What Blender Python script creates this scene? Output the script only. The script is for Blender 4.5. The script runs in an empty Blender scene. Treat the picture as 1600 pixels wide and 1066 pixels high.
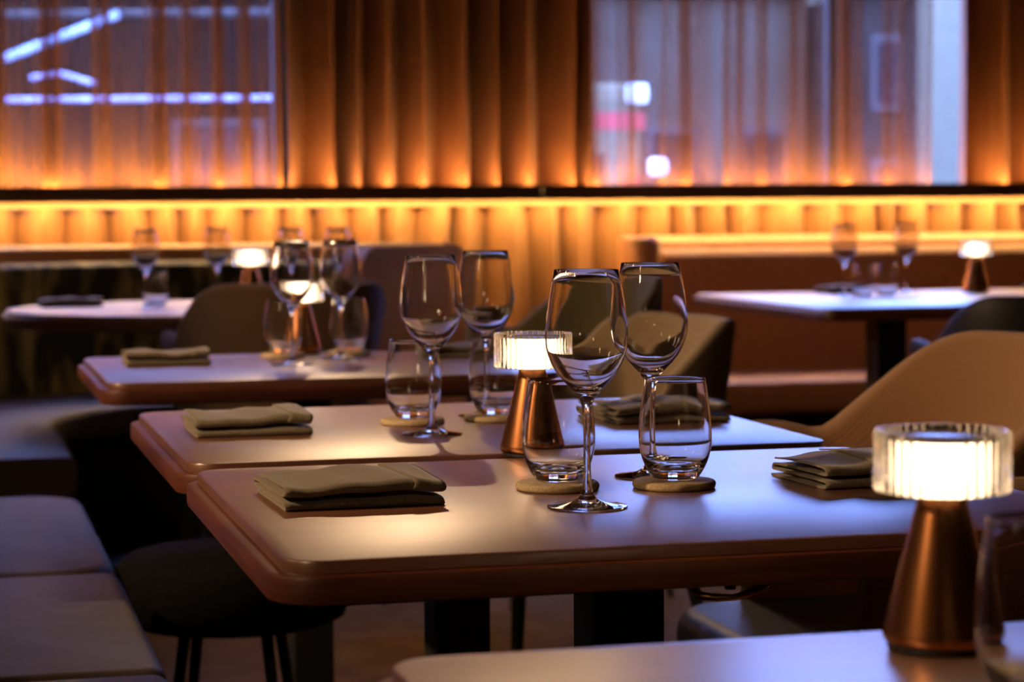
import bpy, bmesh, math, random
from mathutils import Vector, Matrix
PI = math.pi
sin, cos = math.sin, math.cos
rnd = random.Random(7)
S = bpy.context.scene
COL = S.collection

# ------------------------------------------------------------------ camera
cam = bpy.data.cameras.new('camera')
cam.sensor_width = 36.0
cam.lens = 78.07
cam.clip_start = 0.05
cam.clip_end = 300
cam.dof.use_dof = True
cam.dof.focus_distance = 2.24
cam.dof.aperture_fstop = 7.1
co = bpy.data.objects.new('camera', cam)
COL.objects.link(co)
_f = Vector((0.24984, 0.96639, -0.06065)); _r = Vector((0.96805, -0.25068, -0.00658)); _u = Vector((0.02156, 0.05707, 0.99814))
M = Matrix((( _r.x, _u.x, -_f.x, -0.27276), (_r.y, _u.y, -_f.y, -1.80076), (_r.z, _u.z, -_f.z, 1.04145), (0, 0, 0, 1)))
co.matrix_world = M
S.camera = co

# ------------------------------------------------------------------ world, exposure
W = bpy.data.worlds.new('dusk_sky'); S.world = W; W.use_nodes = True
bg = W.node_tree.nodes['Background']
bg.inputs[0].default_value = (0.23, 0.36, 1.0, 1)
bg.inputs[1].default_value = 23.0
S.view_settings.view_transform = 'Standard'
S.view_settings.look = 'None'
S.view_settings.exposure = 0.0
S.view_settings.gamma = 1.0
S.view_settings.use_curve_mapping = False
S.cycles.use_denoising = True
S.cycles.max_bounces = 20
S.cycles.transmission_bounces = 16
S.cycles.transparent_max_bounces = 24
S.cycles.diffuse_bounces = 4
S.cycles.glossy_bounces = 6
S.cycles.sample_clamp_indirect = 6.0
S.cycles.blur_glossy = 0.3

LED_UP, LED_DOWN = 170.0, 180.0          # the two amber strips of the rail
LED_COL = (1.0, 0.60, 0.20)
SPOT_W = 60.0                          # ceiling spots added out of view
WALL_W = 105.0  # unseen wall spots added to light the chairs
SCONCE_E = 16.0  # unseen sconce shades added as warm fill
LAMP_E = 22.0                          # table lamps

# ------------------------------------------------------------------ materials
def mat(name, col, rough=0.5, metal=0.0, spec=0.5, col2=None, scale=(8, 8, 8), detail=4, lo=0.35, hi=0.65, bump=0.0, bscale=None,
        coat=0.0, sheen=0.0, distort=0.0, weave=0.0):
    m = bpy.data.materials.new(name); m.use_nodes = True
    nt = m.node_tree; N = nt.nodes; L = nt.links
    b = N['Principled BSDF']
    b.inputs['Base Color'].default_value = (*col, 1)
    b.inputs['Roughness'].default_value = rough
    b.inputs['Metallic'].default_value = metal
    b.inputs['Specular IOR Level'].default_value = spec
    b.inputs['Coat Weight'].default_value = coat
    b.inputs['Coat Roughness'].default_value = 0.34
    b.inputs['Sheen Weight'].default_value = sheen
    tc = N.new('ShaderNodeTexCoord')
    if col2 is not None or bump:
        mp = N.new('ShaderNodeMapping'); mp.inputs['Scale'].default_value = scale
        L.new(tc.outputs['Object'], mp.inputs['Vector'])
        n = N.new('ShaderNodeTexNoise'); n.inputs['Scale'].default_value = 1.0; n.inputs['Detail'].default_value = detail
        n.inputs['Distortion'].default_value = distort
        L.new(mp.outputs[0], n.inputs['Vector'])
        if col2 is not None:
            r = N.new('ShaderNodeValToRGB')
            r.color_ramp.elements[0].position = lo; r.color_ramp.elements[0].color = (*col, 1)
            r.color_ramp.elements[1].position = hi; r.color_ramp.elements[1].color = (*col2, 1)
            L.new(n.outputs['Fac'], r.inputs[0]); L.new(r.outputs[0], b.inputs['Base Color'])
        if bump:
            src = n.outputs['Fac']
            if bscale:
                mp2 = N.new('ShaderNodeMapping'); mp2.inputs['Scale'].default_value = bscale
                L.new(tc.outputs['Object'], mp2.inputs['Vector'])
                n2 = N.new('ShaderNodeTexNoise'); n2.inputs['Scale'].default_value = 1.0; n2.inputs['Detail'].default_value = 3
                L.new(mp2.outputs[0], n2.inputs['Vector']); src = n2.outputs['Fac']
            bp = N.new('ShaderNodeBump'); bp.inputs['Strength'].default_value = bump; bp.inputs['Distance'].default_value = 0.004
            L.new(src, bp.inputs['Height']); L.new(bp.outputs[0], b.inputs['Normal'])
    if weave:
        h = None
        for ax in ('X', 'Y', 'Z'):
            w = N.new('ShaderNodeTexWave'); w.bands_direction = ax; w.inputs['Scale'].default_value = weave
            L.new(tc.outputs['Object'], w.inputs['Vector'])
            if h is None: h = w.outputs['Fac']
            else:
                a = N.new('ShaderNodeMath'); a.operation = 'MULTIPLY'; L.new(h, a.inputs[0]); L.new(w.outputs['Fac'], a.inputs[1])
                a2 = N.new('ShaderNodeMath'); a2.operation = 'POWER'; L.new(a.outputs[0], a2.inputs[0]); a2.inputs[1].default_value = 0.6
                h = a2.outputs[0]
        bp = N.new('ShaderNodeBump'); bp.inputs['Strength'].default_value = 0.8; bp.inputs['Distance'].default_value = 0.003
        L.new(h, bp.inputs['Height']); L.new(bp.outputs[0], b.inputs['Normal'])
        mx = N.new('ShaderNodeMix'); mx.data_type = 'RGBA'
        mx.inputs['A'].default_value = (*[c * 0.55 for c in col], 1); mx.inputs['B'].default_value = (*col, 1)
        L.new(h, mx.inputs['Factor']); L.new(mx.outputs['Result'], b.inputs['Base Color'])
    return m

def emit(name, col, s):
    m = bpy.data.materials.new(name); m.use_nodes = True
    b = m.node_tree.nodes['Principled BSDF']
    b.inputs['Base Color'].default_value = (*col, 1)
    b.inputs['Emission Color'].default_value = (*col, 1); b.inputs['Emission Strength'].default_value = s
    return m

def glass(name, col=(1, 1, 1), rough=0.0, ior=1.5):
    m = bpy.data.materials.new(name); m.use_nodes = True
    nt = m.node_tree; nt.nodes.clear()
    g = nt.nodes.new('ShaderNodeBsdfGlass'); g.inputs['Color'].default_value = (*col, 1)
    g.inputs['Roughness'].default_value = rough; g.inputs['IOR'].default_value = ior
    o = nt.nodes.new('ShaderNodeOutputMaterial'); nt.links.new(g.outputs[0], o.inputs[0])
    return m

def sheer(name, col, through, trans=0.2, vary=0.25):
    m = bpy.data.materials.new(name); m.use_nodes = True
    nt = m.node_tree; nt.nodes.clear(); N = nt.nodes; L = nt.links
    d = N.new('ShaderNodeBsdfDiffuse'); d.inputs[0].default_value = (*col, 1)
    t = N.new('ShaderNodeBsdfTranslucent'); t.inputs[0].default_value = (*col, 1)
    p = N.new('ShaderNodeBsdfTransparent'); p.inputs[0].default_value = (1, 0.96, 0.93, 1)
    a = N.new('ShaderNodeMixShader'); a.inputs[0].default_value = trans
    L.new(d.outputs[0], a.inputs[1]); L.new(t.outputs[0], a.inputs[2])
    tc = N.new('ShaderNodeTexCoord'); mp = N.new('ShaderNodeMapping'); mp.inputs['Scale'].default_value = (26, 6, 0.35)
    n = N.new('ShaderNodeTexNoise'); n.inputs['Scale'].default_value = 1
    L.new(tc.outputs['Object'], mp.inputs[0]); L.new(mp.outputs[0], n.inputs['Vector'])
    r = N.new('ShaderNodeMapRange'); r.inputs[1].default_value = 0.3; r.inputs[2].default_value = 0.7
    r.inputs[3].default_value = max(0, through - vary); r.inputs[4].default_value = min(1, through + vary)
    L.new(n.outputs['Fac'], r.inputs[0])
    b = N.new('ShaderNodeMixShader'); L.new(r.outputs[0], b.inputs[0]); L.new(a.outputs[0], b.inputs[1]); L.new(p.outputs[0], b.inputs[2])
    o = N.new('ShaderNodeOutputMaterial'); L.new(b.outputs[0], o.inputs[0])
    return m

def pane_mat(name):
    m = bpy.data.materials.new(name); m.use_nodes = True
    nt = m.node_tree; nt.nodes.clear(); N = nt.nodes; L = nt.links
    p = N.new('ShaderNodeBsdfTransparent'); p.inputs[0].default_value = (0.93, 0.96, 0.98, 1)
    g = N.new('ShaderNodeBsdfGlossy'); g.inputs['Roughness'].default_value = 0.02
    b = N.new('ShaderNodeMixShader'); b.inputs[0].default_value = 0.06
    L.new(p.outputs[0], b.inputs[1]); L.new(g.outputs[0], b.inputs[2])
    o = N.new('ShaderNodeOutputMaterial'); L.new(b.outputs[0], o.inputs[0])
    return m

MT = dict(
    table=mat('walnut_top', (0.115, 0.042, 0.022), 0.37, col2=(0.19, 0.078, 0.04), scale=(3, 34, 20), detail=6, lo=0.3, hi=0.7, bump=0.03, spec=0.7, distort=0.4, coat=1.0),
    edge=mat('walnut_edge', (0.065, 0.016, 0.007), 0.45, col2=(0.12, 0.032, 0.013), scale=(5, 5, 60), detail=5, bump=0.05, spec=0.5, distort=0.5),
    black=mat('black_steel', (0.012, 0.012, 0.013), 0.55, col2=(0.018, 0.018, 0.018), scale=(30, 30, 30)),
    copper=mat('copper', (0.50, 0.20, 0.07), 0.27, 1.0, col2=(0.58, 0.25, 0.10), scale=(90, 90, 3)),
    brass=mat('brass', (0.75, 0.42, 0.15), 0.3, 1.0, col2=(0.8, 0.48, 0.2), scale=(40, 40, 40)),
    steel=mat('polished_plate', (0.6, 0.6, 0.62), 0.25, 1.0, col2=(0.65, 0.65, 0.66), scale=(50, 50, 50)),
    glass=glass('clear_glass'),
    rib=glass('ribbed_acrylic', (1, 0.985, 0.96), 0.11, 1.42),
    lampglow=emit('lamp_diffuser', (1.0, 0.80, 0.55), LAMP_E),
    coaster=mat('stone_coaster', (0.36, 0.27, 0.15), 0.75, col2=(0.50, 0.39, 0.24), scale=(420, 420, 420), detail=3, bump=0.25),
    napkin=mat('olive_linen', (0.13, 0.105, 0.066), 0.85, col2=(0.175, 0.145, 0.095), scale=(260, 260, 260), bump=0.12, sheen=0.25),
    tan=mat('tan_weave', (0.58, 0.28, 0.10), 0.85, weave=150, sheen=0.3),
    seat=mat('charcoal_seat', (0.05, 0.05, 0.055), 0.45, col2=(0.065, 0.064, 0.07), scale=(60, 60, 60), bump=0.05),
    cream=mat('cream_weave', (0.52, 0.36, 0.19), 0.85, weave=150, sheen=0.3),
    olive=mat('olive_weave', (0.36, 0.28, 0.10), 0.85, weave=150, sheen=0.3),
    umber=mat('umber_weave', (0.30, 0.155, 0.07), 0.85, weave=150, sheen=0.3),
    blackleather=mat('black_leather', (0.012, 0.012, 0.013), 0.5, col2=(0.02, 0.019, 0.019), scale=(120, 120, 120), bump=0.1),
    blackcloth=mat('black_cloth', (0.006, 0.006, 0.006), 0.95, spec=0.05, col2=(0.009, 0.009, 0.009), scale=(90, 90, 90)),
    velvet=mat('patterned_velvet', (0.012, 0.012, 0.008), 0.8, col2=(0.36, 0.28, 0.085), scale=(16, 16, 4.5), detail=3, lo=0.45, hi=0.72, sheen=0.2),
    leather=mat('cognac_leather', (0.42, 0.17, 0.07), 0.5, col2=(0.48, 0.20, 0.085), scale=(40, 40, 40), bump=0.06),
    mauve=mat('mauve_leather', (0.05, 0.034, 0.032), 0.6, spec=0.4, col2=(0.068, 0.046, 0.042), scale=(14, 14, 14), bump=0.05, bscale=(90, 90, 90)),
    carpet=mat('brown_carpet', (0.12, 0.06, 0.02), 0.85, spec=0.2, col2=(0.17, 0.09, 0.034), scale=(9, 9, 9), detail=8, bump=0.3, bscale=(220, 220, 220)),
    wall=mat('dark_plaster', (0.06, 0.045, 0.04), 0.9, col2=(0.075, 0.055, 0.05), scale=(6, 6, 6)),
    ceil=mat('dark_ceiling', (0.05, 0.04, 0.038), 0.9, col2=(0.06, 0.05, 0.045), scale=(5, 5, 5)),
    rail=mat('dark_stained_rail', (0.03, 0.017, 0.01), 0.45, col2=(0.045, 0.025, 0.014), scale=(3, 40, 40)),
    band=mat('oak_batten', (0.36, 0.21, 0.10), 0.6, col2=(0.42, 0.26, 0.13), scale=(3, 50, 50)),
    drape=mat('brown_drape', (0.30, 0.10, 0.032), 0.9, col2=(0.37, 0.128, 0.042), scale=(30, 30, 3), sheen=0.1),
    pleat=mat('gold_pleat', (0.27, 0.125, 0.045), 0.9, col2=(0.34, 0.16, 0.06), scale=(30, 30, 3), sheen=0.1),
    sheer=sheer('brown_sheer', (0.40, 0.17, 0.07), 0.6, 0.12), sheerdark=sheer('dense_brown_sheer', (0.40, 0.17, 0.07), 0.45, 0.06),
    frame=mat('window_frame', (0.02, 0.02, 0.022), 0.5, col2=(0.03, 0.03, 0.03), scale=(20, 20, 20)),
    liner=sheer('frosted_liner', (0.95, 0.90, 0.82), 0.80, 0.85, 0.03),
    pane=pane_mat('window_pane'),
    ledu=emit('amber_led_up', LED_COL, LED_UP), ledd=emit('amber_led_down', LED_COL, LED_DOWN),
    cool=emit('cool_light', (0.45, 0.60, 1.0), 0.85), cool2=emit('cool_light_dim', (0.58, 0.60, 1.0), 0.36), coolbright=emit('cool_lamp', (0.7, 0.8, 1.0), 1.5),
    white=mat('white_paint', (0.19, 0.16, 0.10), 0.6, spec=0.0, col2=(0.17, 0.145, 0.092), scale=(5, 5, 5)),
    red=mat('red_paint', (0.45, 0.03, 0.03), 0.4, col2=(0.5, 0.04, 0.04), scale=(5, 5, 5)),
    facade_dark=mat('dark_facade', (0.006, 0.005, 0.005), 0.8, spec=0.0, col2=(0.009, 0.008, 0.008), scale=(1, 1, 1)),
    facade_mid=mat('grey_facade', (0.02, 0.018, 0.016), 0.8, spec=0.0, col2=(0.03, 0.026, 0.024), scale=(1, 1, 1)),
    facade_pale=mat('pale_facade', (0.065, 0.052, 0.037), 0.8, spec=0.0, col2=(0.085, 0.068, 0.05), scale=(1, 1, 1)),
    darkglass=mat('dark_window_glass', (0.006, 0.006, 0.008), 0.5, spec=0.05, col2=(0.02, 0.022, 0.03), scale=(3, 3, 3)),
    asphalt=mat('asphalt', (0.05, 0.05, 0.055), 0.9, spec=0.0, col2=(0.08, 0.08, 0.085), scale=(3, 3, 3), detail=8),
    sconce=emit('added_sconce_shade', (1.0, 0.66, 0.36), SCONCE_E),
    spotglow=emit('added_spot_lens', (1.0, 0.78, 0.5), 6.0),
)

# ------------------------------------------------------------------ mesh helpers
def link(name, me, m=None, parent=None, loc=None, rz=None, smooth=True, angle=None):
    o = bpy.data.objects.new(name, me); COL.objects.link(o)
    if m: me.materials.append(MT[m] if isinstance(m, str) else m)
    if parent: o.parent = parent
    if loc: o.location = loc
    if rz is not None: o.rotation_euler = (0, 0, rz)
    if smooth:
        me.polygons.foreach_set('use_smooth', [True] * len(me.polygons))
        if angle is not None: me.set_sharp_from_angle(angle=angle)
    return o
def mesh(name, V, F):
    me = bpy.data.meshes.new(name); me.from_pydata(V, [], F); me.update()
    bm = bmesh.new(); bm.from_mesh(me); bmesh.ops.recalc_face_normals(bm, faces=bm.faces); bm.to_mesh(me); bm.free()
    return me
def tag(o, label=None, cat=None, group=None, kind=None):
    if label: o['label'] = label
    if cat: o['category'] = cat
    if group: o['group'] = group
    if kind: o['kind'] = kind
    return o
def empty(name, loc, rz=0):
    o = bpy.data.objects.new(name, None); COL.objects.link(o); o.location = loc; o.rotation_euler = (0, 0, rz); o.empty_display_size = 0.05
    return o
def loops(rings, cap0=True, cap1=True, closed=True, wrap=False):
    V = []; F = []; n = len(rings[0])
    for r in rings: V += [tuple(p) for p in r]
    k = len(rings)
    for i in range(k if wrap else k - 1):
        a = i * n; b = ((i + 1) % k) * n
        for j in range(n if closed else n - 1):
            j2 = (j + 1) % n
            F.append((a + j, a + j2, b + j2, b + j))
    if cap0 and not wrap: F.append(tuple(range(n)))
    if cap1 and not wrap: F.append(tuple(range((k - 1) * n, k * n)))
    return V, F
def lathe(name, prof, seg=48):
    """profile from axis to axis or a closed ring; r == 0 points collapse"""
    V = []; F = []; idx = []
    for r, z in prof:
        if r < 1e-6: idx.append([len(V)]); V.append((0, 0, z))
        else:
            s = len(V); idx.append(list(range(s, s + seg)))
            V += [(r * cos(2 * PI * i / seg), r * sin(2 * PI * i / seg), z) for i in range(seg)]
    for a, b in zip(idx, idx[1:]):
        for i in range(seg):
            j = (i + 1) % seg
            if len(a) == 1 and len(b) == 1: continue
            if len(a) == 1: F.append((a[0], b[i], b[j]))
            elif len(b) == 1: F.append((a[i], a[j], b[0]))
            else: F.append((a[i], a[j], b[j], b[i]))
    return mesh(name, V, F)
def smooth_prof(pts, sub=3):
    """Catmull-Rom through profile points"""
    out = []
    n = len(pts)
    for i in range(n - 1):
        p0 = pts[max(i - 1, 0)]; p1 = pts[i]; p2 = pts[i + 1]; p3 = pts[min(i + 2, n - 1)]
        for k in range(sub):
            t = k / sub
            out.append(tuple(0.5 * (2 * p1[c] + (p2[c] - p0[c]) * t + (2 * p0[c] - 5 * p1[c] + 4 * p2[c] - p3[c]) * t * t + (3 * p1[c] - p0[c] - 3 * p2[c] + p3[c]) * t ** 3) for c in (0, 1)))
    out.append(pts[-1])
    return [(max(r, 0), z) for r, z in out]
def rrect(x0, x1, y0, y1, r, n=8):
    P = []
    for cx, cy, a in ((x1 - r, y1 - r, 0), (x0 + r, y1 - r, PI / 2), (x0 + r, y0 + r, PI), (x1 - r, y0 + r, 1.5 * PI)):
        for i in range(n + 1):
            t = a + i / n * PI / 2
            P.append((cx + r * cos(t), cy + r * sin(t)))
    return P
def slab(name, x0, x1, y0, y1, r, prof, n=8):
    """stack of rounded rectangles, prof = [(outset, z), ...]"""
    R = [[(x, y, z) for x, y in rrect(x0 - o, x1 + o, y0 - o, y1 + o, max(r + o, 0.001), n)] for o, z in prof]
    return mesh(name, *loops(R))
def cushion(name, x0, x1, y0, y1, z0, z1, r, e, n=6, k=4):
    prof = [(-e + e * sin(i / k * PI / 2), z0 + e - e * cos(i / k * PI / 2)) for i in range(k + 1)]
    prof += [(-e + e * cos(i / k * PI / 2), z1 - e + e * sin(i / k * PI / 2)) for i in range(k + 1)]
    return slab(name, x0, x1, y0, y1, max(r, e + 0.002), prof, n)
def box_bm(boxes):
    V = []; F = []
    for x0, x1, y0, y1, z0, z1 in boxes:
        s = len(V)
        V += [(x0, y0, z0), (x1, y0, z0), (x1, y1, z0), (x0, y1, z0), (x0, y0, z1), (x1, y0, z1), (x1, y1, z1), (x0, y1, z1)]
        F += [tuple(s + i for i in f) for f in ((0, 3, 2, 1), (4, 5, 6, 7), (0, 1, 5, 4), (1, 2, 6, 5), (2, 3, 7, 6), (3, 0, 4, 7))]
    return mesh('boxes', V, F)
def boxes(name, bl, m, parent=None, bevel=0.0):
    o = link(name, box_bm(bl), m, parent, smooth=False)
    if bevel:
        md = o.modifiers.new('bevel', 'BEVEL'); md.width = bevel; md.segments = 2; md.limit_method = 'ANGLE'
    return o
def tube(name, pts, rad, n=10):
    P = [Vector(p) for p in pts]; R = []
    if not hasattr(rad, '__len__'): rad = [rad] * len(P)
    for i, p in enumerate(P):
        t = (P[min(i + 1, len(P) - 1)] - P[max(i - 1, 0)]).normalized()
        a = t.cross(Vector((0, 0, 1))).normalized(); b = t.cross(a).normalized()
        R.append([p + (a * cos(2 * PI * j / n) + b * sin(2 * PI * j / n)) * rad[i] for j in range(n)])
    return mesh(name, *loops(R))
def bar(name, p0, p1, r0, r1, n=10):
    p0 = Vector(p0); p1 = Vector(p1); t = (p1 - p0).normalized()
    a = t.cross(Vector((0.3, 1, 0.1))).normalized(); b = t.cross(a)
    R = [[p + (a * cos(2 * PI * j / n) + b * sin(2 * PI * j / n)) * r for j in range(n)] for p, r in ((p0, r0), (p1, r1))]
    return mesh(name, *loops(R))
def copy_tree(o, parent=None):
    c = o.copy(); COL.objects.link(c)
    if parent: c.parent = parent
    for ch in list(o.children): copy_tree(ch, c)
    return c

# ------------------------------------------------------------------ setting: shell of the room
X0, X1, Y0, Y1, H = -1.45, 5.2, -4.2, 6.46, 3.1
WZ0, WZ1 = 1.0, 2.8
LW = (-1.1, 1.01); RW = (2.16, 3.85)
tag(boxes('floor', [(X0, X1, Y0, Y1, -0.1, 0)], 'carpet'), kind='structure')
tag(boxes('ceiling', [(X0, X1, Y0, Y1, H, H + 0.1)], 'ceil'), kind='structure')
tag(boxes('wall_left', [(X0 - 0.15, X0, Y0, Y1, 0, H)], 'wall'), kind='structure')
tag(boxes('wall_right', [(X1, X1 + 0.15, Y0, Y1, 0, H)], 'wall'), kind='structure')
tag(boxes('wall_front', [(X0, X1, Y0 - 0.15, Y0, 0, H)], 'wall'), kind='structure')
T = 0.15
tag(boxes('wall_back', [(X0, X1, Y1, Y1 + T, 0, WZ0), (X0, X1, Y1, Y1 + T, WZ1, H), (X0, LW[0], Y1, Y1 + T, WZ0, WZ1),
                        (LW[1], RW[0], Y1, Y1 + T, WZ0, WZ1), (RW[1], X1, Y1, Y1 + T, WZ0, WZ1)], 'wall'), kind='structure')
for i, (a, b) in enumerate((LW, RW)):
    w = empty('window_%d' % (i + 1), (0, 0, 0)); tag(w, kind='structure')
    t = 0.05; ya, yb = Y1 + 0.05, Y1 + 0.11
    boxes('window_frame', [(a, b, ya, yb, WZ0, WZ0 + t), (a, b, ya, yb, WZ1 - t, WZ1), (a, a + t, ya, yb, WZ0 + t, WZ1 - t), (b - t, b, ya, yb, WZ0 + t, WZ1 - t)], 'frame', w, 0.004)
    n = 2
    for k in range(1, n):
        xm = a + (b - a) * (0.62 if i else 0.5)
        boxes('mullion', [(xm - 0.02, xm + 0.02, ya, yb, WZ0 + t, WZ1 - t)], 'frame', w, 0.004)
        for x0, x1 in ((a + t, xm - 0.02), (xm + 0.02, b - t)):
            boxes('pane', [(x0, x1, ya + 0.025, ya + 0.031, WZ0 + t, WZ1 - t)], 'pane', w)
# rail with the two amber strips
RY = 6.00
tr = empty('trim_1', (0, RY, 1.065)); tag(tr, kind='structure')
xa, xb = X0 + 0.02, X1 - 0.02
zb, zt = 1.0635, 1.1175
def rail(name, bl, m, bevel=0.0):
    o = boxes(name, [(x0, x1, y0 - RY, y1 - RY, z0 - 1.065, z1 - 1.065) for x0, x1, y0, y1, z0, z1 in bl], m, tr, bevel)
    return o
rail('rail_board', [(xa, 1.86, RY, RY + 0.012, zb, zt), (xa, 1.86, RY + 0.012, RY + 0.16, 1.084, 1.096)], 'rail')
rail('rail_board', [(1.862, xb, RY, RY + 0.012, zb, zt), (1.862, xb, RY + 0.012, RY + 0.16, 1.084, 1.096)], 'rail')
rail('led_strip', [(xa, xb, RY + 0.034, RY + 0.044, 1.0975, 1.1005)], 'ledu')
rail('led_strip', [(xa, xb, RY + 0.020, RY + 0.032, 1.0655, 1.0685)], 'ledd')
rail('batten', [(xa, xb, RY + 0.10, RY + 0.125, 1.0425, 1.0835)], 'band')

# ------------------------------------------------------------------ street outside
tag(boxes('street_ground', [(-40, 60, Y1 + T, 90, -0.35, -0.25)], 'asphalt'), kind='structure')

# ------------------------------------------------------------------ curtains
def curtain(name, x0, x1, y, z0, z1, nf, amp, over, m, seed, label=None, flare=0.15, parent=None, group=None, pw=1.0, edges=None):
    R = random.Random(seed)
    wid = [R.uniform(0.6, 1.4) for _ in range(nf)]
    if edges: wid = [b - a for a, b in zip(edges, edges[1:])]; nf = len(wid)
    tot = sum(wid)
    am = [R.uniform(0.55, 1.25) for _ in range(nf)]
    st = []
    s = 0
    per = 20
    for i in range(nf):
        for k in range(per):
            st.append((x0 + (x1 - x0) * (s + wid[i] * k / per) / tot, 2 * PI * k / per, am[i] * (1 - k / per) + am[(i + 1) % nf] * k / per, wid[i] / tot * (x1 - x0)))
        s += wid[i]
    st.append((x1, 0, am[0], wid[-1] / tot * (x1 - x0)))
    nz = 12
    V = []; F = []
    for zi in range(nz + 1):
        t = zi / nz; z = z0 + (z1 - z0) * t
        for j, (x, ph, a, w) in enumerate(st):
            dx = over * w * sin(2 * ph) * -0.5
            wob = 0.012 * sin(3.1 * t * 2 + x * 9) * t
            V.append((x + dx + wob, y + amp * a * ((1 - cos(ph)) * 0.5) ** pw * (1 + flare * (1 - t)) * (1 + 0.2 * sin(x * 23 + t * 2)), z))
    n = len(st)
    for zi in range(nz):
        for j in range(n - 1):
            F.append((zi * n + j, zi * n + j + 1, (zi + 1) * n + j + 1, (zi + 1) * n + j))
    o = link(name, mesh(name, V, F), m, parent)
    if label: tag(o, label, 'curtain', group)
    return o
CY = RY + 0.055
curtain('sheer_curtain', -1.15, 0.905, CY, 1.10, 2.9, 7, 0.08, 0.40, 'sheerdark', 3, 'brown sheer curtain across the dark window on the left, above the rail')
curtain('drape', 0.945, 2.06, CY, 1.10, 2.9, 7, 0.22, 0.1, 'drape', 11, 'heavy brown drape between the two windows, glowing amber at its foot', pw=1.15, edges=[455, 525, 563, 608, 664, 730, 782, 832, 905, 930])
curtain('sheer_curtain', 2.10, 3.41, CY, 1.10, 2.9, 6, 0.08, 0.42, 'sheer', 22, 'brown sheer curtain across the pale blue window on the right, above the rail')
curtain('drape', 3.56, 5.15, CY, 1.10, 2.9, 7, 0.20, 0.1, 'drape', 31, 'dark drape at the right edge beside the bare strip of blue window')
curtain('pleated_curtain', X0 + 0.03, X1 - 0.03, RY + 0.07, 0.04, 1.046, 50, 0.10, 0.15, 'pleat', 41, 'amber-lit pleated fabric hanging below the rail behind the booths', pw=1.3)
cr = tag(link('curtain_rod', bar('rod', (X0 + 0.05, CY + 0.04, 2.93), (X1 - 0.05, CY + 0.04, 2.93), 0.014, 0.014), 'frame'), 'dark rod the window curtains hang from', 'curtain rod')

# ------------------------------------------------------------------ tables
TW, TD, TZ = 0.788, 0.676, 0.75
def table(loc, w, d, label, px=0.39, post=0.0375, group='square wooden tables'):
    t = empty('dining_table', loc); tag(t, label, 'table', group)
    e = 0.0025
    link('table_top', slab('table_top', 0, w, 0, d, 0.035, [(-0.002, -0.0115), (0, -0.011), (0, -e), (-0.0008, -0.0008), (-e, 0)]), 'table', t, (0, 0, TZ), smooth=True, angle=0.5)
    link('table_edge', slab('table_edge', 0, w, 0, d, 0.037, [(0.006, -0.0375), (0.0115, -0.035), (0.0125, -0.030), (0.0125, -0.0155), (0.0115, -0.0125), (0.009, -0.0115)]), 'edge', t, (0, 0, TZ), angle=0.6)
    link('pedestal', slab('pedestal', -post, post, -post, post, 0.004, [(0, 0.008), (0, TZ - 0.042)]), 'black', t, (px, d / 2, 0), angle=0.5)
    link('base_plate', slab('base_plate', -0.21, 0.21, -0.21, 0.21, 0.02, [(0, 0), (0, 0.006), (-0.003, 0.009)]), 'black', t, (px, d / 2, 0), angle=0.5)
    link('mount_plate', slab('mount_plate', -0.15, 0.15, -0.15, 0.15, 0.01, [(0, TZ - 0.042), (0, TZ - 0.0372)]), 'black', t, (px, d / 2, 0), angle=0.5)
    return t
YA, YB, YC, YF = 0.0, 0.7294, 1.945, -1.081
tabA = table((0, YA, 0), TW, TD, 'wooden table in sharp focus at the centre, with the nearest pair of wine glasses')
tabB = table((0, YB, 0), TW, TD, 'wooden table pushed against the far side of the sharply focused central table')
tabC = table((0, YC, 0), TW, TD, 'third wooden table back, standing apart in front of the dark-backed armchair')
tabF = table((0, YF, 0), TW, TD, 'blurred wooden table cut off by the bottom edge, under the largest lamp')
tabR = table((2.13, 3.98, 0), 1.75, 1.12, 'large dark table in front of the cognac booth at right', px=0.43, post=0.048)
# bag hook under the central table
hk = empty('bag_hook', (0.405, 0.05, TZ - 0.0375)); tag(hk, 'small curved brass bag hook under the edge of the central table', 'hook')
link('post', bar('post', (0, 0, 0), (0, 0, -0.013), 0.006, 0.005), 'black', hk)
hp = [(-0.036, 0.0, -0.012), (-0.03, -0.003, -0.017), (-0.015, -0.006, -0.019), (0, -0.008, -0.019), (0.015, -0.006, -0.0165), (0.03, -0.003, -0.013), (0.036, 0, -0.011)]
link('hook_bar', tube('hook_bar', hp, [0.003, 0.0042, 0.0036, 0.003, 0.0034, 0.0042, 0.0036], 8), 'brass', hk)

RTX, RTY, RTR = 0.44, 4.77, 0.535
t = empty('round_table', (RTX, RTY, 0)); tag(t, 'round wooden table inside the green velvet booth', 'table')
link('table_top', lathe('table_top', [(0, 0.738), (RTR - 0.012, 0.738), (RTR - 0.012, 0.748), (RTR - 0.014, 0.75), (0, 0.75)], 72), 'table', t, angle=0.5)
link('table_edge', lathe('table_edge', [(0, 0.705), (RTR - 0.006, 0.705), (RTR, 0.709), (RTR, 0.733), (RTR - 0.003, 0.738), (0, 0.738)], 72), 'edge', t, angle=0.5)
link('pedestal', lathe('pedestal', [(0, 0.01), (0.045, 0.01), (0.045, 0.70), (0.12, 0.701), (0.12, 0.705), (0, 0.705)], 32), 'black', t, angle=0.5)
link('base_plate', lathe('base_plate', [(0, 0), (0.27, 0), (0.27, 0.006), (0.262, 0.011), (0, 0.011)], 48), 'black', t, angle=0.5)

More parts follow.
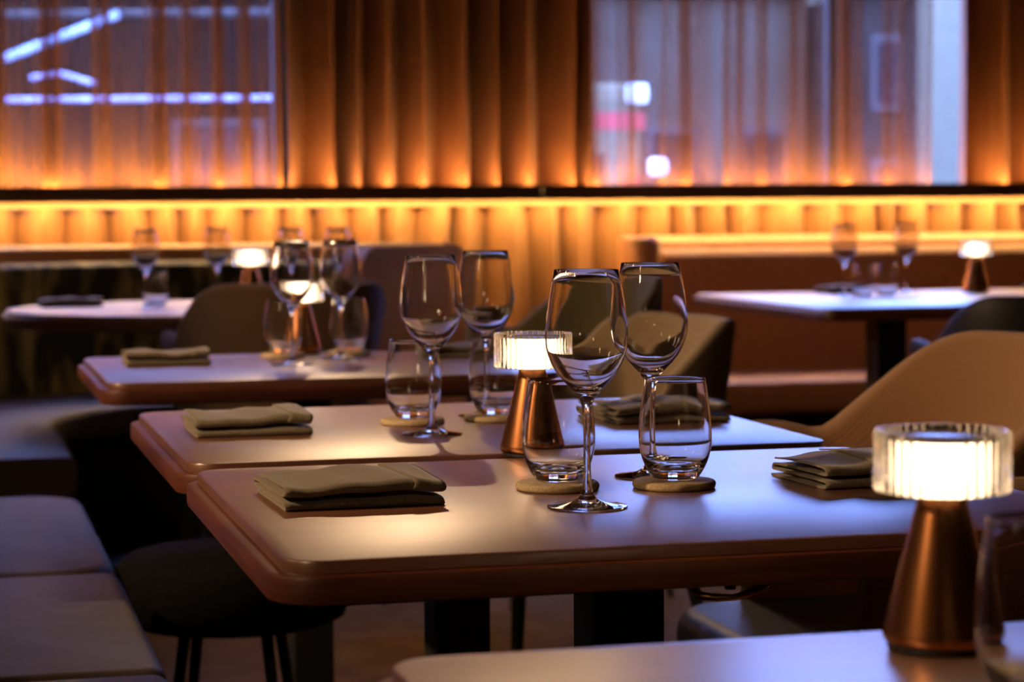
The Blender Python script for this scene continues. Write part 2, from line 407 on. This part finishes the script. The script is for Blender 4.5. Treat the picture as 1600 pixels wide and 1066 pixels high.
# ------------------------------------------------------------------ glassware
foot = [(0, 0.0), (0.037, 0.0), (0.039, 0.0006), (0.0388, 0.0016)]
outer = smooth_prof([(0.0385, 0.0017), (0.028, 0.0030), (0.016, 0.0055), (0.0078, 0.0105), (0.0050, 0.018), (0.0038, 0.032), (0.0034, 0.06), (0.0037, 0.085), (0.0048, 0.098), (0.0085, 0.1065),
                     (0.0150, 0.1145), (0.0235, 0.1235), (0.0320, 0.1350), (0.0380, 0.1490), (0.0400, 0.1620), (0.0393, 0.1790), (0.0366, 0.2000), (0.0338, 0.2160), (0.0312, 0.2294)], 3)
inner = [(0.0309, 0.2300), (0.0305, 0.2294)] + smooth_prof([(0.0331, 0.2160), (0.0359, 0.2000), (0.0386, 0.1790), (0.0393, 0.1620), (0.0373, 0.1493), (0.0310, 0.1359), (0.0225, 0.1250), (0.0135, 0.1175), (0.006, 0.1140), (0.0, 0.1130)], 3)
wine_me = lathe('wine_glass', foot + outer + inner, 64)
tout = smooth_prof([(0.0215, 0.0004), (0.0245, 0.0028), (0.0300, 0.0110), (0.0352, 0.0240), (0.0377, 0.0390), (0.0376, 0.0540), (0.0360, 0.0730), (0.0335, 0.0910), (0.0314, 0.1044)], 3)
tinn = [(0.0309, 0.1050), (0.0303, 0.1044)] + smooth_prof([(0.0324, 0.0910), (0.0349, 0.0730), (0.0365, 0.0540), (0.0366, 0.0390), (0.0340, 0.0255), (0.0290, 0.0170), (0.0200, 0.0125), (0.010, 0.0112), (0.0, 0.0110)], 3)
tumb_me = lathe('tumbler', [(0, 0.0010), (0.017, 0.0008), (0.020, 0.0)] + tout + tinn, 64)
coas_me = lathe('coaster', [(0, 0), (0.0405, 0), (0.0425, 0.0012), (0.0433, 0.0035), (0.0428, 0.0062), (0.0410, 0.0078), (0.0385, 0.0082), (0, 0.0082)], 56)
for me_, m_ in ((wine_me, 'glass'), (tumb_me, 'glass'), (coas_me, 'coaster')):
    me_.materials.append(MT[m_]); me_.polygons.foreach_set('use_smooth', [True] * len(me_.polygons))
    me_.set_sharp_from_angle(angle=0.9)
CZ = 0.0084
def wine(x, y, label, rz=0.0):
    o = bpy.data.objects.new('wine_glass', wine_me); COL.objects.link(o); o.location = (x, y, TZ + 0.0002); o.rotation_euler = (0, 0, rz)
    return tag(o, label, 'wine glass', 'empty wine glasses')
def tumbler(x, y, label, clabel=None):
    o = bpy.data.objects.new('tumbler', tumb_me); COL.objects.link(o); o.location = (x, y, TZ + (CZ if clabel else 0.0002))
    tag(o, label, 'tumbler', 'empty stemless tumblers')
    if clabel:
        c = bpy.data.objects.new('coaster', coas_me); COL.objects.link(c); c.location = (x - 0.002, y - 0.002, TZ + 0.0001)
        tag(c, clabel, 'coaster', 'round stone coasters')
# central table
wine(0.331, 0.248, 'nearest wine glass, sharp, standing in front of a tumbler on the central table')
wine(0.465, 0.461, 'wine glass behind the right tumbler on the central table')
tumbler(0.343, 0.392, 'tumbler on the central table in front of the copper lamp base', 'stone coaster left of the nearest wine glass foot')
tumbler(0.462, 0.370, 'right tumbler of the central table, at the centre-right of the tabletop', 'stone coaster under the right tumbler of the central table')
# second table
wine(0.335, 0.961, 'left wine glass of the second table, its foot in front of a coaster')
wine(0.463, 1.190, 'right wine glass of the second table, behind the lit lamp shade')
tumbler(0.343, 1.112, 'left tumbler on the second table, behind a wine stem', 'stone coaster under the left tumbler of the second table')
tumbler(0.462, 1.128, 'right tumbler on the second table, left of the lit lamp', 'stone coaster beside the copper lamp on the second table')
# third table
wine(0.362, 2.280, 'left wine glass of the third table, in front of a glowing lamp shade')
wine(0.478, 2.420, 'right wine glass of the third table')
tumbler(0.378, 2.500, 'left tumbler of the third table, by the dark lamp base', 'dark coaster under the left tumbler of the third table')
tumbler(0.512, 2.520, 'right tumbler of the third table', 'dark coaster under the right tumbler of the third table')
# front table
tumbler(0.328, -0.672, 'blurred tumbler cut off by the right edge beside the largest lamp', 'coaster under the blurred tumbler at the bottom right corner')
# round table
wine(0.322, 4.800, 'blurred wine glass beside the tumbler on the round table, leftmost of all')
wine(0.565, 5.080, 'blurred wine glass left of the lamp on the round table')
wine(0.770, 4.920, 'faint wine glass on the round table behind the third table glasses')
wine(0.905, 4.860, 'rightmost faint wine glass on the round table')
tumbler(0.362, 4.93, 'blurred tumbler on the round table beside the leftmost wine glass')
tumbler(0.885, 4.74, 'tumbler on the round table seen behind the armchair back')
# right table
wine(2.455, 4.62, 'left wine glass on the large table by the cognac booth')
wine(2.80, 4.92, 'right wine glass on the large table by the cognac booth')
tumbler(2.545, 4.68, 'left tumbler on the large table by the cognac booth')
tumbler(2.63, 4.70, 'right tumbler on the large table by the cognac booth')

# ------------------------------------------------------------------ table lamps
def rib_ring(name, R, r, z0, z1, nr, depth, seg=8):
    n = nr * seg; e = 0.0016
    def ring(rad, z, ribbed):
        out = []
        for i in range(n):
            a = 2 * PI * i / n
            k = abs(sin(nr * a / 2))           # cusped scallops
            rr = rad - (depth * (1 - k) if ribbed else 0)
            out.append((rr * cos(a), rr * sin(a), z))
        return out
    rings = [ring(r + 0.001, z0, 0), ring(R - e, z0, 1), ring(R - e * 0.3, z0 + e * 0.4, 1), ring(R, z0 + e, 1), ring(R, z1 - e, 1), ring(R - e * 0.3, z1 - e * 0.4, 1), ring(R - e, z1, 1),
             ring(r + 0.001, z1, 0), ring(r, z1 - 0.001, 0), ring(r, z0 + 0.001, 0)]
    return mesh(name, *loops(rings, wrap=True))
def make_lamp():
    t = empty('table_lamp', (0, 0, 0))
    link('foot', lathe('foot', [(0, 0), (0.0345, 0), (0.0355, 0.001), (0.0355, 0.004), (0, 0.004)], 48), 'black', t, angle=0.6)
    link('cone_base', lathe('cone_base', [(0, 0.004), (0.0355, 0.004), (0.0378, 0.0055), (0.0384, 0.0085), (0.0378, 0.0125), (0.0145, 0.104), (0.0140, 0.1065), (0, 0.1065)], 64), 'copper', t, angle=0.8)
    sh = link('lamp_shade', rib_ring('lamp_shade', 0.0447, 0.0395, 0.1035, 0.1435, 42, 0.0013), 'rib', t, angle=0.9)
    link('liner', lathe('liner', [(0.0388, 0.1050), (0.0391, 0.1050), (0.0391, 0.1372), (0.0388, 0.1372), (0.0388, 0.1050)], 48), 'liner', t)
    link('top_plate', lathe('top_plate', [(0, 0.1375), (0.0385, 0.1375), (0.0385, 0.1390), (0, 0.1392)], 48), 'steel', t, angle=0.6)
    link('diffuser', lathe('diffuser', [(0, 0.1105), (0.010, 0.1112), (0.018, 0.1145), (0.0225, 0.1195), (0.0235, 0.1235), (0.0225, 0.1280), (0.018, 0.1330), (0.010, 0.1362), (0, 0.1370)], 32), 'lampglow', t, angle=0.9)
    return t
lamp0 = make_lamp()
lamp_spots = [((0.398, 0.700), 'lit copper cone lamp standing on the seam between the two central tables'),
              ((0.361, -0.472), 'largest lit copper cone lamp, blurred in the foreground at right'),
              ((0.432, 2.610), 'lit cone lamp on the third table, its shade seen through a wine glass'),
              ((0.618, 4.70), 'lit lamp on the round table above the armchair back'),
              ((3.035, 4.89), 'small lit cone lamp on the large table at the far right')]
for i, (xy, lb) in enumerate(lamp_spots):
    o = lamp0 if i == 0 else copy_tree(lamp0)
    o.location = (xy[0], xy[1], TZ + 0.0002); o.rotation_euler = (0, 0, 0.4 * i)
    sc_ = (1, 1, 1, 1.2, 1.15)[i]; o.scale = (sc_, sc_, sc_)
    tag(o, lb, 'lamp', 'copper table lamps')

# ------------------------------------------------------------------ napkins
def napkin(cx, cy, w, d, rz, label, seed, flap=0.8):
    R = random.Random(seed)
    t = empty('folded_napkin', (cx, cy, TZ + 0.0002), rz); tag(t, label, 'napkin', 'folded olive napkins')
    nx = 26
    ph = [R.uniform(0, 6.28) for _ in range(4)]
    # folded strip in the (y, z) plane: two rounded folds at the front, one at the back
    h = 0.0062
    def arc(yc, zc, ry, rz_, a0, a1, n=6): return [(yc + ry * cos(a0 + (a1 - a0) * i / n), zc + rz_ * sin(a0 + (a1 - a0) * i / n)) for i in range(n + 1)]
    fr = -d / 2
    P = [(d / 2 - 0.004, 0.0014), (d / 4, 0.0014), (0, 0.0014), (-d / 4, 0.0014)]
    P += arc(fr + 0.007, 0.0014 + h * 0.55, 0.007, h * 0.55, -PI / 2, -1.5 * PI)
    P += [(-d / 4, 0.0014 + h * 1.1), (0, 0.0014 + h * 1.1), (d / 4, 0.0014 + h * 1.1)]
    P += arc(d / 2 - 0.006, 0.0014 + h * 1.62, 0.005, h * 0.5, -PI / 2, PI / 2)
    P += [(d / 4, 0.0014 + h * 2.15), (0, 0.0014 + h * 2.15), (-d / 4, 0.0014 + h * 2.15)]
    P += arc(fr + 0.011, 0.0014 + h * 2.85, 0.010, h * 0.72, -PI / 2, -1.5 * PI)
    P += [(-d / 4, 0.0014 + h * 3.6), (0, 0.0014 + h * 3.65), (d / 4, 0.0014 + h * 3.55), (d / 2 - 0.012, 0.0014 + h * 3.3)]
    def wave(x, y, z, k=1.0):
        q = z / 0.024
        dz = q * 0.0022 * (sin(x * 42 + ph[0]) + 0.6 * sin(x * 95 + ph[1] + y * 20))
        dy = q * 0.002 * sin(x * 37 + ph[2])
        return (x + 0.0015 * sin(z * 300 + ph[3]), y + dy, max(0.0013, z + dz * k))
    V = []; F = []; n = len(P)
    x_end = w / 2
    for i in range(nx + 1):
        x = -w / 2 + w * i / nx
        for y, z in P: V.append(wave(x, y, z))
    for i in range(nx):
        for j in range(n - 1):
            F.append((i * n + j, i * n + j + 1, (i + 1) * n + j + 1, (i + 1) * n + j))
    o = link('cloth', mesh('cloth', V, F), 'napkin', t)
    md = o.modifiers.new('thickness', 'SOLIDIFY'); md.thickness = 0.0022; md.offset = 0
    # the loose end wrapped over the top
    V = []; F = []
    xs = [w * (flap - 0.5) + (w * (1 - flap)) * i / 6 for i in range(7)]
    Q = P[-13:]
    for x in xs:
        for k, (y, z) in enumerate(Q):
            s = 1.06
            V.append(wave(x, y * s, 0.0155 + (z - 0.0155) * 1.18 + 0.001))
    m = len(Q)
    for i in range(6):
        for j in range(m - 1): F.append((i * m + j, i * m + j + 1, (i + 1) * m + j + 1, (i + 1) * m + j))
    o = link('flap', mesh('flap', V, F), 'napkin', t)
    md = o.modifiers.new('thickness', 'SOLIDIFY'); md.thickness = 0.0018; md.offset = 0
    return t
NW, ND = 0.158, 0.165
napkin(0.121, 0.385, NW, ND, 0.03, 'folded olive napkin at the left end of the central table, sharpest of all', 1)
napkin(0.114, 1.092, 0.148, ND, 0.0, 'folded olive napkin at the left end of the second table', 2)
napkin(0.676, 0.372, NW, 0.14, 0.05, 'folded olive napkin at the right end of the central table, beside the largest lamp shade', 3, 0.35)
napkin(0.676, 1.082, NW, 0.15, 0.0, 'folded napkin at the right end of the second table, behind the right tumbler', 4, 0.3)
napkin(0.139, 2.40, 0.155, 0.12, 0.0, 'folded napkin at the left end of the third table', 5)
napkin(0.705, 2.42, 0.13, 0.12, 0.0, 'dark napkin at the right end of the third table, behind the wine glasses', 6)
napkin(0.112, 4.98, 0.18, 0.12, 0.05, 'pale napkin at the left rim of the round table', 7)
napkin(2.60, 4.985, 0.14, 0.15, 0.0, 'small dark napkin on the large table by the cognac booth, behind the left wine glass', 8)
napkin(3.36, 4.99, 0.14, 0.15, 0.0, 'napkin on the large table at the far right edge', 9)

# ------------------------------------------------------------------ armchairs
def sstep(a, b, x):
    t = max(0, min(1, (x - a) / (b - a))); return t * t * (3 - 2 * t)
def make_chair(m, hback=0.85, harm=0.715):
    """tub armchair, front towards +y"""
    t = empty('armchair', (0, 0, 0))
    hw, fr, bk = 0.245, 0.17, 0.235
    path = []
    for i in range(8): path.append((hw, fr - fr * i / 8))
    for i in range(33):
        a = PI * i / 32; e = 2 / 2.5
        cx = math.copysign(abs(cos(a)) ** e, cos(a)); sy = abs(sin(a)) ** e
        path.append((hw * cx, -bk * sy))
    for i in range(1, 9): path.append((-hw, fr * i / 8))
    n = len(path); rings = []
    for i, (x, y) in enumerate(path):
        p = Vector(path[max(i - 1, 0)]); q = Vector(path[min(i + 1, n - 1)]); tg = (q - p).normalized()
        nm = Vector((-tg.y, tg.x))
        if nm.dot(Vector((x, y + 0.02))) < 0: nm = -nm
        h = harm + (hback - harm) * sstep(0.035, -0.19, y) - 0.012 * sstep(0.06, 0.0, abs(y - 0.03))
        tip = sstep(fr, fr - 0.07, y)                    # arms round off towards their tips
        th = 0.017 * (0.45 + 0.55 * math.sqrt(max(tip, 0))) + 0.004 * sstep(0.1, 0.17, y)
        h = h + 0.012 * sstep(0.08, 0.17, y) - 0.02 * (1 - math.sqrt(max(tip, 0.0))) 
        zb = 0.40 - 0.03 * sstep(-0.05, -0.2, y)
        ring = []
        K = 7
        # inner face upwards, rounded top, outer face downwards
        def pt(off, z):
            f = (z - zb) / (h - zb + 1e-6)
            lean = -0.055 * (1 - f) ** 1.5 + 0.018 * f * f        # pulled in at the base, flaring at the top
            c = Vector((x, y)) + nm * (off + lean)
            return (c.x, c.y, z)
        for k in range(K): ring.append(pt(-th, zb + (h - th - zb) * k / (K - 1)))
        for k in range(1, 6): ring.append(pt(-th * cos(PI * k / 6), h - th + th * sin(PI * k / 6)))
        for k in range(K): ring.append(pt(th, zb + (h - th - zb) * (K - 1 - k) / (K - 1)))
        rings.append(ring)
    link('shell', mesh('shell', *loops(rings)), m, t, angle=1.2)
    link('seat', cushion('seat', -0.215, 0.215, -0.20, 0.30, 0.365, 0.46, 0.10, 0.03), 'seat', t)
    link('seat_pan', slab('seat_pan', -0.19, 0.19, -0.18, 0.26, 0.08, [(0, 0.345), (0, 0.368)]), 'black', t, angle=0.5)
    for sx in (-1, 1):
        for fy, dy in ((0.22, 0.05), (-0.14, -0.06)):
            link('leg', bar('leg', (sx * 0.15, fy, 0.35), (sx * 0.225, fy + dy, 0.0), 0.014, 0.009), 'black', t, angle=0.8)
    return t
ch = make_chair('tan')
def place(o, x, y, rz, label, s=1.0):
    o.location = (x, y, 0); o.rotation_euler = (0, 0, rz); o.scale = (s, s, s)
    return tag(o, label, 'armchair', 'tub armchairs')
place(ch, 1.045, 1.07, PI / 2, 'tan woven tub armchair at the right end of the second table')
def variant(m):
    c = copy_tree(ch)
    for k in c.children:
        if k.name.split('.')[0] == 'shell':
            k.data = k.data.copy(); k.data.materials[0] = MT[m]
    return c
place(copy_tree(ch), 1.075, 0.32, PI / 2, 'woven armchair mostly hidden behind the largest lamp shade, at the right edge')
place(variant('cream'), 0.955, 2.32, PI / 2 + 0.12, 'cream tub armchair seen through the wine glass, at the right end of the third table', 0.97)
place(variant('olive'), 1.36, 3.95, PI / 2 + 0.2, 'olive armchair whose arm shows above the small lit lamp shade, behind the glasses')
place(variant('umber'), 0.595, 4.04, 0.14, 'dark brown armchair with pale rim, backing on to the third table')
place(variant('blackleather'), 2.50, 3.52, 0.0, 'black chair in front of the large table at the far right', 0.95)

# stool under the third table
st = empty('stool', (0.20, 1.93, 0)); tag(st, 'dark stool with thin legs in the shadow under the third table', 'stool')
link('seat', lathe('seat', [(0, 0.345), (0.17, 0.345), (0.19, 0.355), (0.20, 0.39), (0.195, 0.44), (0.17, 0.46), (0, 0.46)], 40), 'blackcloth', st, angle=0.9)
for a in (0.5, 2.1, 3.6, 5.2):
    link('leg', bar('leg', (0.09 * cos(a), 0.09 * sin(a), 0.37), (0.15 * cos(a), 0.15 * sin(a), 0), 0.011, 0.008), 'black', st, angle=0.8)

# ------------------------------------------------------------------ left bench along the central tables
b = empty('bench', (-0.32, 0.5, 0)); tag(b, 'mauve upholstered bench along the left edge beside the central tables', 'bench')
def bl(x0, x1, y0, y1, z0, z1): return (x0 + 0.32, x1 + 0.32, y0 - 0.5, y1 - 0.5, z0, z1)
boxes('plinth', [bl(-0.60, -0.09, -1.2, 2.66, 0.0, 0.33)], 'black', b)
for y0, y1 in ((1.80, 2.80), (0.995, 1.795), (0.19, 0.99), (-0.615, 0.185), (-1.42, -0.62)):
    x0, x1, ya, yb, z0, z1 = bl(-0.55, 0.0, y0, y1, 0.33, 0.46)
    link('seat_cushion', cushion('seat_cushion', x0, x1, ya, yb, z0, z1, 0.11 if y1 > 2.5 else 0.03, 0.022), 'mauve', b)
x0, x1, ya, yb, z0, z1 = bl(-0.70, -0.56, -1.42, 2.80, 0.0, 0.88)
link('backrest', cushion('backrest', x0, x1, ya, yb, z0, z1, 0.05, 0.03), 'leather', b)

# ------------------------------------------------------------------ booths
def sweep(name, path, prof, closed_ends=True):
    """prof: closed polygon of (offset along outward normal, z); path: [(x, y, nx, ny)]"""
    R = [[(x + nx * o, y + ny * o, z) for o, z in prof] for x, y, nx, ny in path]
    return mesh(name, *loops(R))
def rprof(o0, o1, z0, z1, r, n=4):
    P = []
    for co_, cz, a in ((o1 - r, z1 - r, 0), (o0 + r, z1 - r, PI / 2), (o0 + r, z0 + r, PI), (o1 - r, z0 + r, 1.5 * PI)):
        for i in range(n + 1):
            t_ = a + i / n * PI / 2; P.append((co_ + r * cos(t_), cz + r * sin(t_)))
    return P
def wprof(o0, o1, z0, z1, c, ch, r=0.012):
    # backrest section with a sloping front top edge
    P = [(o0, z0), (o1, z0), (o1, z1 - r), (o1 - r * 0.3, z1 - r * 0.3), (o1 - r, z1), (o0 + c + r, z1), (o0 + c, z1 - 0.002), (o0 + c - r * 0.7, z1 - 0.007)]
    P += [(o0 + r * 0.5, z1 - ch + 0.006), (o0 + r * 0.15, z1 - ch), (o0, z1 - ch - r)]
    return P
def sub(path, a, b):
    n = len(path) - 1
    i0, i1 = int(round(a * n)), int(round(b * n))
    return path[i0:i1 + 1]
BC = (0.50, 4.73); BR = 1.05
lp = [(BC[0] - BR, 3.76 + (BC[1] - 3.76) * i / 16, -1, 0) for i in range(16)]
for i in range(49):
    a = PI - (PI - math.radians(42)) * i / 48
    lp.append((BC[0] + BR * cos(a), BC[1] + BR * sin(a), cos(a), sin(a)))
bo = empty('round_booth', (0, 0, 0)); tag(bo, 'curved booth with dark green velvet back and cognac leather rim', 'booth')
link('plinth', sweep('plinth', lp, rprof(-0.40, 0.0, 0.0, 0.33, 0.005)), 'black', bo, angle=0.6)
link('shell', sweep('shell', lp, wprof(0.115, 0.20, 0.0, 0.918, 0.03, 0.016)), 'leather', bo, angle=0.9)
for k in range(4):
    link('seat_cushion', sweep('seat_cushion', sub(lp, k / 4, (k + 1) / 4), rprof(-0.60, 0.02, 0.33, 0.43, 0.025)), 'mauve', bo, angle=0.9)
    link('back_cushion', sweep('back_cushion', sub(lp, k / 4, (k + 1) / 4), wprof(0.0, 0.112, 0.43, 0.862, 0.035, 0.018)), 'velvet', bo, angle=0.9)
ex, ey, nx_, ny_ = lp[-1]
tx, ty = ny_, -nx_
link('end_panel', sweep('end_panel', [(ex + tx * s, ey + ty * s, nx_, ny_) for s in (0.0, 0.01, 0.05, 0.075)], rprof(-0.42, 0.19, 0.0, 0.915, 0.09, 6)), 'leather', bo, angle=0.7)

sb = empty('straight_booth', (2.1, 5.93, 0)); tag(sb, 'straight cognac leather booth along the back at right', 'booth')
rp = []
xs = 2.22
for i in range(5): rp.append((xs, 5.73 + 0.15 * i / 4, -1, 0))
for i in range(1, 9):
    a = PI - i / 8 * PI / 2; rp.append((xs + 0.07 + 0.07 * cos(a), 5.88 + 0.07 * sin(a), cos(a), sin(a)))
rp += [(xs + 0.07 + (4.9 - xs) * i / 20, 5.95, 0, 1) for i in range(1, 21)]
def rel(o): o.location = (-2.1, -5.93, 0); return o
rel(link('shell', sweep('shell', rp, wprof(0.0, 0.10, 0.0, 0.928, 0.045, 0.034)), 'leather', sb, angle=0.9))
st_path = [(2.275 + (4.9 - 2.275) * i / 24, 5.95, 0, 1) for i in range(25)]
rel(link('arm_end', lathe('arm_end', [(0, 0.002), (0.05, 0.002), (0.05, 0.895), (0.047, 0.912), (0.038, 0.924), (0.02, 0.928), (0, 0.928)], 32), 'leather', sb, angle=0.9)).location = (xs - 0.05 - 2.1, 5.73 - 5.93, 0)
rel(link('plinth', sweep('plinth', st_path, rprof(-0.60, -0.01, 0, 0.33, 0.004)), 'black', sb, angle=0.6))
for k in range(3):
    pp = [(2.275 + 0.885 * (k + s), 5.95, 0, 1) for s in (0.002, 0.5, 0.998)]
    rel(link('seat_cushion', sweep('seat_cushion', pp, rprof(-0.70, -0.09, 0.33, 0.44, 0.022)), 'leather', sb, angle=0.9))
rel(link('back_cushion', sweep('back_cushion', st_path, wprof(-0.10, -0.002, 0.43, 0.884, 0.045, 0.034)), 'leather', sb, angle=0.9))

# ------------------------------------------------------------------ ceiling spots, added out of view for table sheen and warm light
def spot(x, y, label, power, size=75, tx=None):
    t = empty('added_ceiling_spot', (x, y, H)); tag(t, label, 'added ceiling light', 'added ceiling spots')
    link('ring', lathe('ring', [(0.034, 0), (0.048, 0), (0.048, -0.004), (0.044, -0.007), (0.034, -0.007), (0.034, 0)], 32), 'black', t, angle=0.6)
    link('lens', lathe('lens', [(0, -0.001), (0.033, -0.001), (0.033, -0.003), (0, -0.004)], 24), 'spotglow', t)
    l = bpy.data.lights.new('added_spot_light', 'SPOT'); l.energy = power; l.color = (1.0, 0.64, 0.36); l.spot_size = math.radians(size); l.spot_blend = 0.6; l.shadow_soft_size = 0.03
    o = bpy.data.objects.new('added_spot_light', l); COL.objects.link(o); o.parent = t; o.location = (0, 0, -0.02)
    if tx: 
        d = Vector((tx[0] - x, tx[1] - y, tx[2] - H)); o.rotation_euler = d.to_track_quat('-Z', 'Y').to_euler()
for x, y, p, size, tx, lb in [(1.0, 5.4, 1.15, 30, (0.30, 0.1, 0.75), 'added tilted ceiling spot in front of the drape'),
                    (0.75, 5.5, 0.42, 34, (0.36, 2.3, 0.75), 'added tilted ceiling spot above the round booth'),
                    (0.4, 4.6, 0.5, 60, (0.4, 4.6, 0.75), 'added ceiling spot over the round table'),
                    (2.3, 4.4, 0.5, 56, (2.5, 5.8, 0.75), 'added ceiling spot over the large table turned to the cognac booth')]:
    spot(x, y, lb, SPOT_W * p, size, tx)
for y, lb in ((-0.75, 'nearest'), (0.5, 'second'), (1.6, 'third'), (2.7, 'farthest')):  # unseen sconces and spot heads, added to warm the chairs and copper lamps
    t = empty('added_sconce', (X0, y, 1.85)); tag(t, lb + ' glowing cylinder sconce added out of view on the left wall as warm fill', 'added wall lamp', 'added wall sconces')
    link('backplate', cushion('backplate', -0.006, 0.012, -0.04, 0.04, -0.07, 0.07, 0.004, 0.003), 'brass', t)
    link('arm', bar('arm', (0.01, 0, 0), (0.09, 0, 0), 0.008, 0.008), 'brass', t)
    link('shade', lathe('shade', [(0, -0.12), (0.052, -0.12), (0.058, -0.115), (0.058, 0.115), (0.052, 0.12), (0, 0.12)], 28), 'sconce', t, (0.09, 0, 0), angle=0.7)
    tg_ = Vector((1.15, y + 0.25, 0.72)) - Vector((X0 + 0.09, y, 1.67)); ax = tg_.normalized()
    link('spot_head', bar('spot_head', Vector((0.09, 0, -0.18)) - ax * 0.03, Vector((0.09, 0, -0.18)) + ax * 0.05, 0.024, 0.028, 16), 'brass', t, angle=0.7)
    link('added_spot_lens', bar('added_spot_lens', Vector((0.09, 0, -0.18)) + ax * 0.0505, Vector((0.09, 0, -0.18)) + ax * 0.052, 0.024, 0.024, 16), 'spotglow', t, angle=0.7)
    link('stem', bar('stem', (0.09, 0, -0.12), (0.09, 0, -0.165), 0.006, 0.006), 'brass', t)
    l = bpy.data.lights.new('added_wall_spot', 'SPOT'); l.energy = WALL_W * (0.4 if y < 0 else 1.0); l.color = (1.0, 0.62, 0.33); l.spot_size = math.radians(62); l.spot_blend = 0.7; l.shadow_soft_size = 0.03
    o = bpy.data.objects.new('added_wall_spot', l); COL.objects.link(o); o.parent = t; o.location = Vector((0.09, 0, -0.18)) + ax * 0.08; o.rotation_euler = tg_.to_track_quat('-Z', 'Y').to_euler()

# ------------------------------------------------------------------ street scene behind the windows
def building(name, x0, x1, y, z1, m, label, cols, rows, wz0, ww, wh, depth=6.0, glassm='darkglass'):
    t = empty(name, ((x0 + x1) / 2, y, -0.25)); tag(t, label, 'building', 'buildings across the street')
    def q(a, b, c, d, e, f): return (a - (x0 + x1) / 2, b - (x0 + x1) / 2, c - y, d - y, e + 0.25, f + 0.25)
    boxes('facade', [q(x0, x1, y, y + depth, -0.25, z1)], m, t)
    boxes('cornice', [q(x0 - 0.15, x1 + 0.15, y - 0.2, y + 0.1, z1, z1 + 0.22)], m, t)
    for i in range(cols):
        for j in range(rows):
            cx = x0 + (x1 - x0) * (i + 0.5) / cols; cz = wz0 + j * (wh + 0.7)
            w = boxes('window', [q(cx - ww / 2, cx + ww / 2, y - 0.06, y + 0.02, cz, cz + wh)], 'frame', t)
            boxes('pane', [q(cx - ww / 2 + 0.08, cx + ww / 2 - 0.08, y - 0.08, y - 0.05, cz + 0.08, cz + wh - 0.08)], glassm, w)
    return t
building('dark_building', -14, 5.6, 30, 10.5, 'facade_dark', 'dark building across the street behind the left curtain, raised to block sky light', 5, 1, 0.9, 1.3, 1.4)  # height beyond view added to keep blue sky light off the left tables
building('pale_building', 8.3, 12.6, 30, 4.15, 'facade_pale', 'pale building across the street behind the right curtain', 3, 1, 1.2, 0.8, 1.0)
building('grey_building', 12.75, 13.75, 28.5, 4.1, 'facade_mid', 'narrow grey building beside the pale one across the street', 1, 2, 0.6, 0.5, 1.1)
building('white_building', 14.2, 20.5, 31, 5.2, 'white', 'white building at the far end of the street', 2, 1, 0.3, 0.6, 0.9)
# lit edges of the canopy opposite
cn = empty('lit_canopy', (0.5, 12, 0)); tag(cn, 'canopy frame with bluish light tubes seen through the left curtain', 'canopy')
def ltube(nm, a, b, r, m): link(nm, bar(nm, [a[i] - (0.5, 12, 0)[i] for i in range(3)], [b[i] - (0.5, 12, 0)[i] for i in range(3)], r, r), m, cn)
ltube('light_tube', (-0.4, 12, 1.73), (0.83, 12, 2.225), 0.026, 'cool')
ltube('light_tube', (0.05, 12, 1.70), (1.9, 12, 1.723), 0.017, 'cool2')
ltube('light_tube', (0.30, 12, 1.835), (0.47, 12, 1.865), 0.016, 'cool2')
ltube('light_tube', (0.47, 12, 1.865), (0.69, 12, 1.80), 0.016, 'cool2')
for px_ in (-0.4, 1.9): ltube('post', (px_, 12.05, -0.25), (px_, 12.05, 2.2), 0.03, 'frame')
ltube('beam', (-0.4, 12.05, 2.2), (1.9, 12.05, 2.25), 0.03, 'frame')
# a white van with a red stripe
vn = empty('delivery_van', (3.55, 14.0, -0.25)); tag(vn, 'white van with a red stripe parked outside at the edge of the right window', 'van')
def vb(nm, l, m, bv=0.0): return boxes(nm, l, m, vn, bv)
vb('body', [(-0.9, 1.0, -0.9, 3.4, 0.45, 2.15)], 'white', 0.12)
vb('stripe', [(0.6, 1.0, -0.905, -0.89, 1.82, 1.94)], 'red')
vb('work_lamp', [(0.86, 1.02, -0.95, -0.89, 2.0, 2.14)], 'coolbright', 0.03)
vb('reversing_lamp', [(1.02, 1.16, -0.95, -0.89, 1.5, 1.62)], 'coolbright', 0.03)
vb('rear_window', [(-0.6, 0.7, -0.915, -0.89, 1.05, 1.65)], 'darkglass')
vb('bumper', [(-0.9, 1.0, -1.0, -0.88, 0.35, 0.55)], 'frame', 0.03)
for wx in (-0.85, 0.75):
    for wy in (-0.2, 2.6):
        w = link('wheel', lathe('wheel', [(0, 0), (0.26, 0), (0.32, 0.03), (0.32, 0.17), (0.26, 0.2), (0, 0.2)], 24), 'frame', vn, (wx + 0.2 if wx < 0 else wx + 0.2, wy, 0.32), angle=0.7); w.rotation_euler = (0, -PI / 2, 0)
for wx in (-0.8, 0.9): vb('tail_light', [(wx - 0.06, wx + 0.06, -0.92, -0.89, 1.1, 1.5)], 'red')
